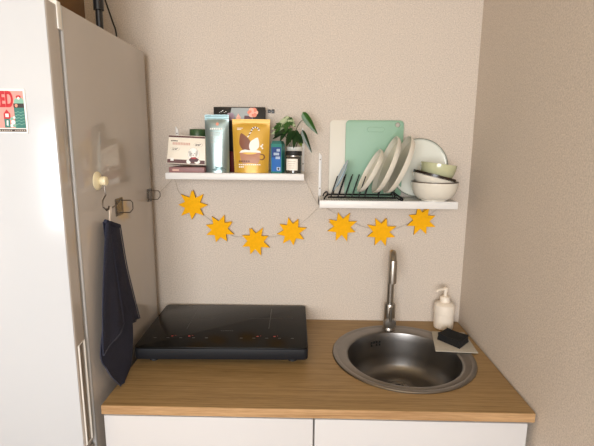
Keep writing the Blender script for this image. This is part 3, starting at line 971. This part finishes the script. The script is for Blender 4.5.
put_bowl(bowl_mesh(.0865, .072, .047, 'ceramic', 'ceramic', 'brown_glaze'), 1.061, -.118, Z2 + .0725, .072, 0, 'bowl', 'cream bowl with brown rim at the bottom of the stack', G)
put_bowl(bowl_mesh(.0800, .056, .038, 'ceramic', 'dark_glaze', 'dark_glaze', band=.011), 1.060, -.118, 1.532, .056, 13.5, 'bowl', 'tilted cream bowl with dark inside, middle of the stack', G)
put_bowl(bowl_mesh(.0655, .056, .048, 'celadon', 'celadon', 'celadon', 'celadon_foot'), 1.073, -.118, 1.572, .056, 7, 'bowl', 'sage green bowl on top of the stack', G)

# dish rack
dr = thing('dish_rack', 'black wire dish rack holding plates on the right shelf', 'dish rack', (.79, -.09, Z2))
W = lambda x, y, z: (x - .79, y + .09, z - Z2)
rr_ = .0030
for yy in (-.143, -.048):
    MB().tube([W(.660, yy, 1.4445), W(.92, yy, 1.4445)], rr_, 'rack_black', 8).build('rail', dr)
for (xa, s) in ((.660, -1), (.918, 1)):
    MB().tube(smooth_path([W(xa + s * .013, -.150, Z2 + .0025), W(xa + s * .010, -.150, Z2 + .012), W(xa, -.146, 1.455), W(xa, -.10, 1.457), W(xa, -.046, 1.455), W(xa + s * .010, -.042, Z2 + .012), W(xa + s * .013, -.042, Z2 + .0025)]), rr_, 'rack_black', 8).build('end_foot', dr)
MB().tube(smooth_path([W(.905, -.145, 1.4445), W(.912, -.150, 1.455), W(.924, -.152, 1.451), W(.936, -.152, 1.443), W(.937, -.150, Z2 + .0032), W(.926, -.150, 1.439), W(.914, -.147, 1.446)]), rr_, 'rack_black', 8).build('corner_loop', dr)
for x_ in (.672, .698, .724, .750, .776, .798, .848, .900):
    for yy, dx in ((-.143, 0), (-.048, .014)):
        MB().tube(smooth_path([W(x_ + dx, yy, 1.4445), W(x_ + dx + .004, yy, 1.462), W(x_ + dx + .023, yy, 1.524)], 3), .0022, 'rack_black', 6).build('tine', dr)

# ------------------------------------------------------------------ star garland
gl = thing('star_garland', 'garland of yellow felt stars on a thin string below the shelves', 'garland', (.58, 0, 1.35))
g_ = lambda x, y, z: (x - .58, y, z - 1.35)
b = MB()
b.tube(smooth_path([g_(FX + .034, -.07, 1.447), g_(.030, -.012, 1.485), g_(.045, -.009, 1.500), g_(.060, -.008, 1.447), g_(.090, -.008, 1.41), g_(.146, -.008, 1.361), g_(.20, -.008, 1.318), g_(.276, -.008, 1.264), g_(.334, -.008, 1.262), g_(.424, -.008, 1.260), g_(.474, -.008, 1.269), g_(.568, -.008, 1.325), g_(.632, -.010, 1.388)], 5), .0007, 'string', 5)
b.tube(smooth_path([g_(.632, -.010, 1.402), g_(.657, -.008, 1.388), g_(.702, -.008, 1.360), g_(.768, -.008, 1.327), g_(.835, -.008, 1.304), g_(.933, -.008, 1.300), g_(1.004, -.008, 1.326), g_(1.091, -.008, 1.368), g_(1.125, -.008, 1.405)], 5), .0007, 'string', 5)
b.tube(smooth_path([g_(.572, -.010, 1.507), g_(.588, -.009, 1.472), g_(.610, -.009, 1.428), g_(.632, -.010, 1.395)], 5), .0007, 'string', 5)
b.tube([g_(.592, -.009, 1.463), g_(.597, -.009, 1.45), g_(.606, -.009, 1.432)], [.0014, .0026, .0012], 'loop', 6)
b.build('string', gl)
STARS = [(.1185, 1.3905, -2, 2), (.2265, 1.2925, -17, 1), (.3735, 1.2435, 20, 2), (.5215, 1.2855, 12, 1), (.7285, 1.3085, 20, 3), (.8875, 1.2895, 22, 1), (1.0475, 1.3375, 19, 1)]
for i, (sx, sz, ro, fl) in enumerate(STARS):
    rs_ = random.Random(20 + i)
    pts = []
    for k in range(8):
        a = R(ro + 45 * k + rs_.uniform(-4, 4))
        ro_ = .0615 * rs_.uniform(.93, 1.07)
        pts.append((ro_ * cos(a), ro_ * sin(a)))
        a2 = R(ro + 45 * k + 22.5)
        pts.append((.0335 * cos(a2), .0335 * sin(a2)))
    s = MB().prism(pts, -.0035, .0035, 'star', 'y', side='star_edge').build('star', gl, g_(sx, -.0145, sz))
    a = R(ro + 45 * fl + 6)
    q = [(.028 * cos(a - .55), .028 * sin(a - .55)), (.060 * cos(a), .060 * sin(a)), (.028 * cos(a + .55), .028 * sin(a + .55)), (.012 * cos(a), .012 * sin(a))]
    MB().prism(q, .0037, .0062, 'star_back', 'y', side='star_edge').build('folded_point', s)

# ------------------------------------------------------------------ induction hob
hb = thing('induction_hob', 'black portable two-zone induction hob on the left of the countertop', 'hob', (.2945, -.213, CT), (0, 0, R(1.4)))
hw, hd = .2925, .197
MB().prism(rrect(-hw, -hd, hw, hd, .016), .022, .0615, 'hob_body', 'z', .005).build('casing', hb)
MB().box((-hw + .03, -hd + .05, .008), (hw - .03, hd - .03, .022), 'hob_body', .004).build('base', hb)
gm = MB().prism(rrect(-hw, -hd, hw, hd, .016), .0617, .0660, 'hob_glass', 'z', .0012)
top = lambda x, y, o: (x, y, .0660 + o)
def line(x0, y0, x1, y1, wd, m='hob_mark', o=.0002):
    dx, dy = x1 - x0, y1 - y0; l_ = math.hypot(dx, dy); nx, ny = -dy / l_ * wd / 2, dx / l_ * wd / 2
    gm.decal([(x0 - nx, y0 - ny), (x1 - nx, y1 - ny), (x1 + nx, y1 + ny), (x0 + nx, y0 + ny)], m, top, o)
for cx in (-.150, .152):
    line(cx, -.045, cx, .155, .0013)
    line(cx - .09, .055, cx + .09, .055, .0007)
    for k in range(5):
        line(cx - .098 + k * .045, -.122, cx - .088 + k * .045, -.122, .0035)
    for k in range(2):
        line(cx - .040 + k * .06, -.108, cx - .033 + k * .06, -.108, .0065, 'led')
        line(cx - .028 + k * .06, -.1035, cx - .024 + k * .06, -.1035, .0025, 'led')
for k in range(7):
    line(-.022 + k * .0066, -.062, -.018 + k * .0066, -.062, .003)
gm.build('glass_top', hb)
for fx in (-.24, .24):
    for fy in (-.15, .15):
        MB().lathe([(.014, 0), (.016, .002), (.014, .012)], 'black_matte', 20, Matrix.Translation((fx, fy, 0))).build('foot', hb)

# ------------------------------------------------------------------ sink
sk = thing('sink', 'round inset stainless steel sink on the right of the countertop', 'sink', (SX, SY, CT))
iy = -.017
rs = [(0, 0, .2375, -.004), (0, 0, .249, .0006), (0, 0, .2492, .003), (0, 0, .247, .0058), (0, 0, .242, .0066), (0, 0, .234, .0052), (0, -.002, .231, .0046),
      (0, -.004, .228, .0052), (0, -.012, .208, .0058), (0, iy, .2005, .0052), (0, iy, .1965, .0025), (0, iy, .1945, -.004), (0, iy, .192, -.030), (0, iy, .186, -.085),
      (0, iy + .004, .176, -.118), (0, iy + .012, .158, -.137), (.002, iy + .03, .125, -.147), (.006, .047, .07, -.151), (.006, .047, .047, -.152), (.006, .047, .044, -.1545)]
nm = len(rs) - 1
MB().rings(rs, 'steel', 96, mats=['steel'] * 9 + ['steel_in'] * (nm - 9)).build('basin', sk)
q = MB()
q.rings([(.006, .047, .0435, -.155), (.006, .047, .040, -.1545), (.006, .047, .036, -.158), (.006, .047, .030, -.1585)], 'steel', 40)
q.rings([(.006, .047, .030, -.1588), (.006, .047, 0, -.1588)], 'dark_hole', 32)
for k in range(3):
    a = k * pi / 3
    q.box((-.029, -.002, -.1575), (.029, .002, -.1555), 'steel', T=Matrix.Translation((.006, .047, 0)) @ Matrix.Rotation(a, 4, 'Z'))
q.lathe([(.008, -.1575), (.008, -.153), (.002, -.151)], 'steel', 20, Matrix.Translation((.006, .047, 0)))
q.build('drain_strainer', sk)
q = MB()
for k in range(4):                                   # overflow slots in the rear left of the basin wall
    for rz in (-.030, -.041):
        if (k == 2 and rz == -.041): continue
        a = R(106 + k * 3.6)
        q.box((-.0035, -.0012, -.0042), (.0035, .0012, .0042), 'dark_hole', T=Matrix.Translation((.1905 * cos(a), iy + .1905 * sin(a), rz)) @ Matrix.Rotation(a - pi / 2, 4, 'Z'))
q.build('overflow', sk)

# faucet
fa = thing('faucet', 'tall chrome gooseneck faucet behind the round sink', 'faucet', (.921, -.094, CT + .0055))
MB().lathe([(.0255, 0), (.0255, .004), (.0235, .008), (.0225, .055), (.0225, .104), (.021, .108), (.0145, .109)], 'chrome', 36).build('body', fa)
pth = [(0, 0, .108), (0, 0, .20), (0, 0, .278)]
for k in range(1, 13):
    a = pi * k / 12
    pth.append((-.015 * (1 - cos(a)) / 2, -.048 + .048 * cos(a), .278 + .048 * sin(a)))
pth.append((-.015, -.096, .250))
MB().tube(pth, .0135, 'chrome', 20).build('spout_pipe', fa)
MB().lathe([(.0125, 0), (.0152, .001), (.0152, .085), (.0138, .090)], 'chrome', 28, Matrix.Translation((-.015, -.096, .222))).build('spout_sleeve', fa)
lv = MB()
TY = Matrix.Rotation(R(90), 4, 'X')
lv.lathe([(.022, 0), (.0235, .003), (.0235, .008), (.021, .012), (.003, .0135)], 'chrome', 36, Matrix.Translation((0, -.018, .034)) @ TY)
lv.tube([(0, -.024, .040), (0, -.026, .060), (0, -.027, .098)], [.0085, .008, .007], 'chrome', 14)
lv.build('lever', fa)

# soap dispenser
sd = thing('soap_dispenser', 'matt white pump soap dispenser in the back right corner', 'soap dispenser', (1.150, -.064, CT))
sd.scale = (1.05, 1.05, 1.05)
MB().lathe([(.030, 0), (.0355, .003), (.037, .012), (.0375, .062), (.0395, .0635), (.0395, .088), (.038, .097), (.030, .104), (.018, .107)], 'soap', 44).build('bottle', sd)
MB().lathe([(.0175, .106), (.0185, .107), (.0185, .126), (.0165, .129), (.007, .130)], 'soap', 32).build('collar', sd)
q = MB()
q.lathe([(.0062, .129), (.0062, .148), (.0085, .150), (.0085, .163), (.006, .165), (.001, .165)], 'soap', 24)
q.tube(smooth_path([(-.004, -.002, .158), (-.022, -.010, .159), (-.036, -.016, .156), (-.039, -.018, .151)]), [.0048] * 10 + [.0042] * 9, 'soap', 12)
q.build('pump', sd)

# pad and sponge
pd = MB()
poly = [(1.0525, -.292), (1.2015, -.302), (1.2135, -.128), (1.086, -.1245)]
cx, cy = 1.137, -.21
pd.prism([(a - cx, b_ - cy) for a, b_ in poly], 0, .0028, 'mat_grey', 'z', .0006)
pd.build('drying_pad', loc=(cx, cy, CT + .0072), cat='pad', label='square grey pad lying over the sink rim under the sponge')
sp = MB()
A, B_, C_, D_ = (1.0855, -.197), (1.137, -.150), (1.199, -.216), (1.1445, -.275)
scx, scy = 1.1415, -.2095
zt = .029
def spf(u, v, top_=True):
    p_ = Vector(A).lerp(Vector(D_), u).lerp(Vector(B_).lerp(Vector(C_), u), v)
    e = (abs(2 * u - 1) ** 2.5 + abs(2 * v - 1) ** 2.5) / 2
    return p_, e
def spt(u, v):
    p_, e = spf(u, v)
    q_ = Vector((p_.x - scx, p_.y - scy))
    return (q_.x * .97, q_.y * .97, zt - .008 + .008 * e)
t = bmesh.new()
n = 14
tp = [[t.verts.new(spt(i / n, k_ / n)) for k_ in range(n + 1)] for i in range(n + 1)]
bt = [[None] * (n + 1) for _ in range(n + 1)]
for i in range(n + 1):
    for k_ in range(n + 1):
        p_, e = spf(i / n, k_ / n)
        bt[i][k_] = t.verts.new((p_.x - scx, p_.y - scy, 0))
for i in range(n):
    for k_ in range(n):
        t.faces.new([tp[i][k_], tp[i + 1][k_], tp[i + 1][k_ + 1], tp[i][k_ + 1]])
        t.faces.new([bt[i][k_], bt[i][k_ + 1], bt[i + 1][k_ + 1], bt[i + 1][k_]])
loop = [(i, 0) for i in range(n)] + [(n, i) for i in range(n)] + [(n - i, n) for i in range(n)] + [(0, n - i) for i in range(n)]
prev = [tp[i][k_] for i, k_ in loop]
mid = []
for (i, k_) in loop:
    a_, c_ = tp[i][k_].co, bt[i][k_].co
    m_ = a_.lerp(c_, .5)
    mid.append(t.verts.new((m_.x * .965, m_.y * .965, m_.z)))
for i in range(len(loop)):
    j_ = (i + 1) % len(loop)
    t.faces.new([prev[i], prev[j_], mid[j_], mid[i]])
    t.faces.new([mid[i], mid[j_], bt[loop[j_][0]][loop[j_][1]], bt[loop[i][0]][loop[i][1]]])
sp.merge(t, 'sponge')
sp.build('sponge', loc=(scx, scy, CT + .0102), cat='sponge', label='black dish sponge lying on the grey pad', angle=60)

# ------------------------------------------------------------------ camera and light
cam = bpy.data.cameras.new('camera')
co = bpy.data.objects.new('camera', cam)
COL.objects.link(co)
SC.camera = co
pitch, roll, yaw, foc = .18030, .00870, -.01750, 435.924
fw = Vector((sin(yaw) * cos(pitch), cos(yaw) * cos(pitch), -sin(pitch)))
rt = Vector((cos(yaw), -sin(yaw), 0))
up = rt.cross(fw)
r2 = rt * cos(roll) + up * sin(roll)
u2 = -rt * sin(roll) + up * cos(roll)
co.matrix_world = Matrix(((r2.x, u2.x, -fw.x, .5745), (r2.y, u2.y, -fw.y, -1.7653), (r2.z, u2.z, -fw.z, 1.6408), (0, 0, 0, 1)))
cam.sensor_fit = 'HORIZONTAL'
cam.sensor_width = 36
cam.lens = foc * 36 / 594
cam.clip_start = .02

li = bpy.data.lights.new('daylight_window', 'AREA')
li.shape = 'RECTANGLE'
li.size, li.size_y = WX1 - WX0 - .1, WZ1 - WZ0 - .1
li.energy = 109
li.color = (.985, .99, 1.0)
lo = bpy.data.objects.new('daylight_window', li)
COL.objects.link(lo)
lo.location = ((WX0 + WX1) / 2, Y0 - .12, (WZ0 + WZ1) / 2)
lo.rotation_euler = (R(90), 0, 0)

wd = bpy.data.worlds.new('world')
SC.world = wd
wd.use_nodes = True
wd.node_tree.nodes['Background'].inputs[0].default_value = (.9, .95, 1, 1)
wd.node_tree.nodes['Background'].inputs[1].default_value = .6

SC.view_settings.view_transform = 'Standard'
SC.view_settings.look = 'None'
SC.view_settings.gamma = 1
SC.view_settings.exposure = 0.0
SC.view_settings.use_curve_mapping = False
SC.cycles.max_bounces = 10
SC.cycles.diffuse_bounces = 6
SC.cycles.sample_clamp_indirect = 4
SC.cycles.use_denoising = True
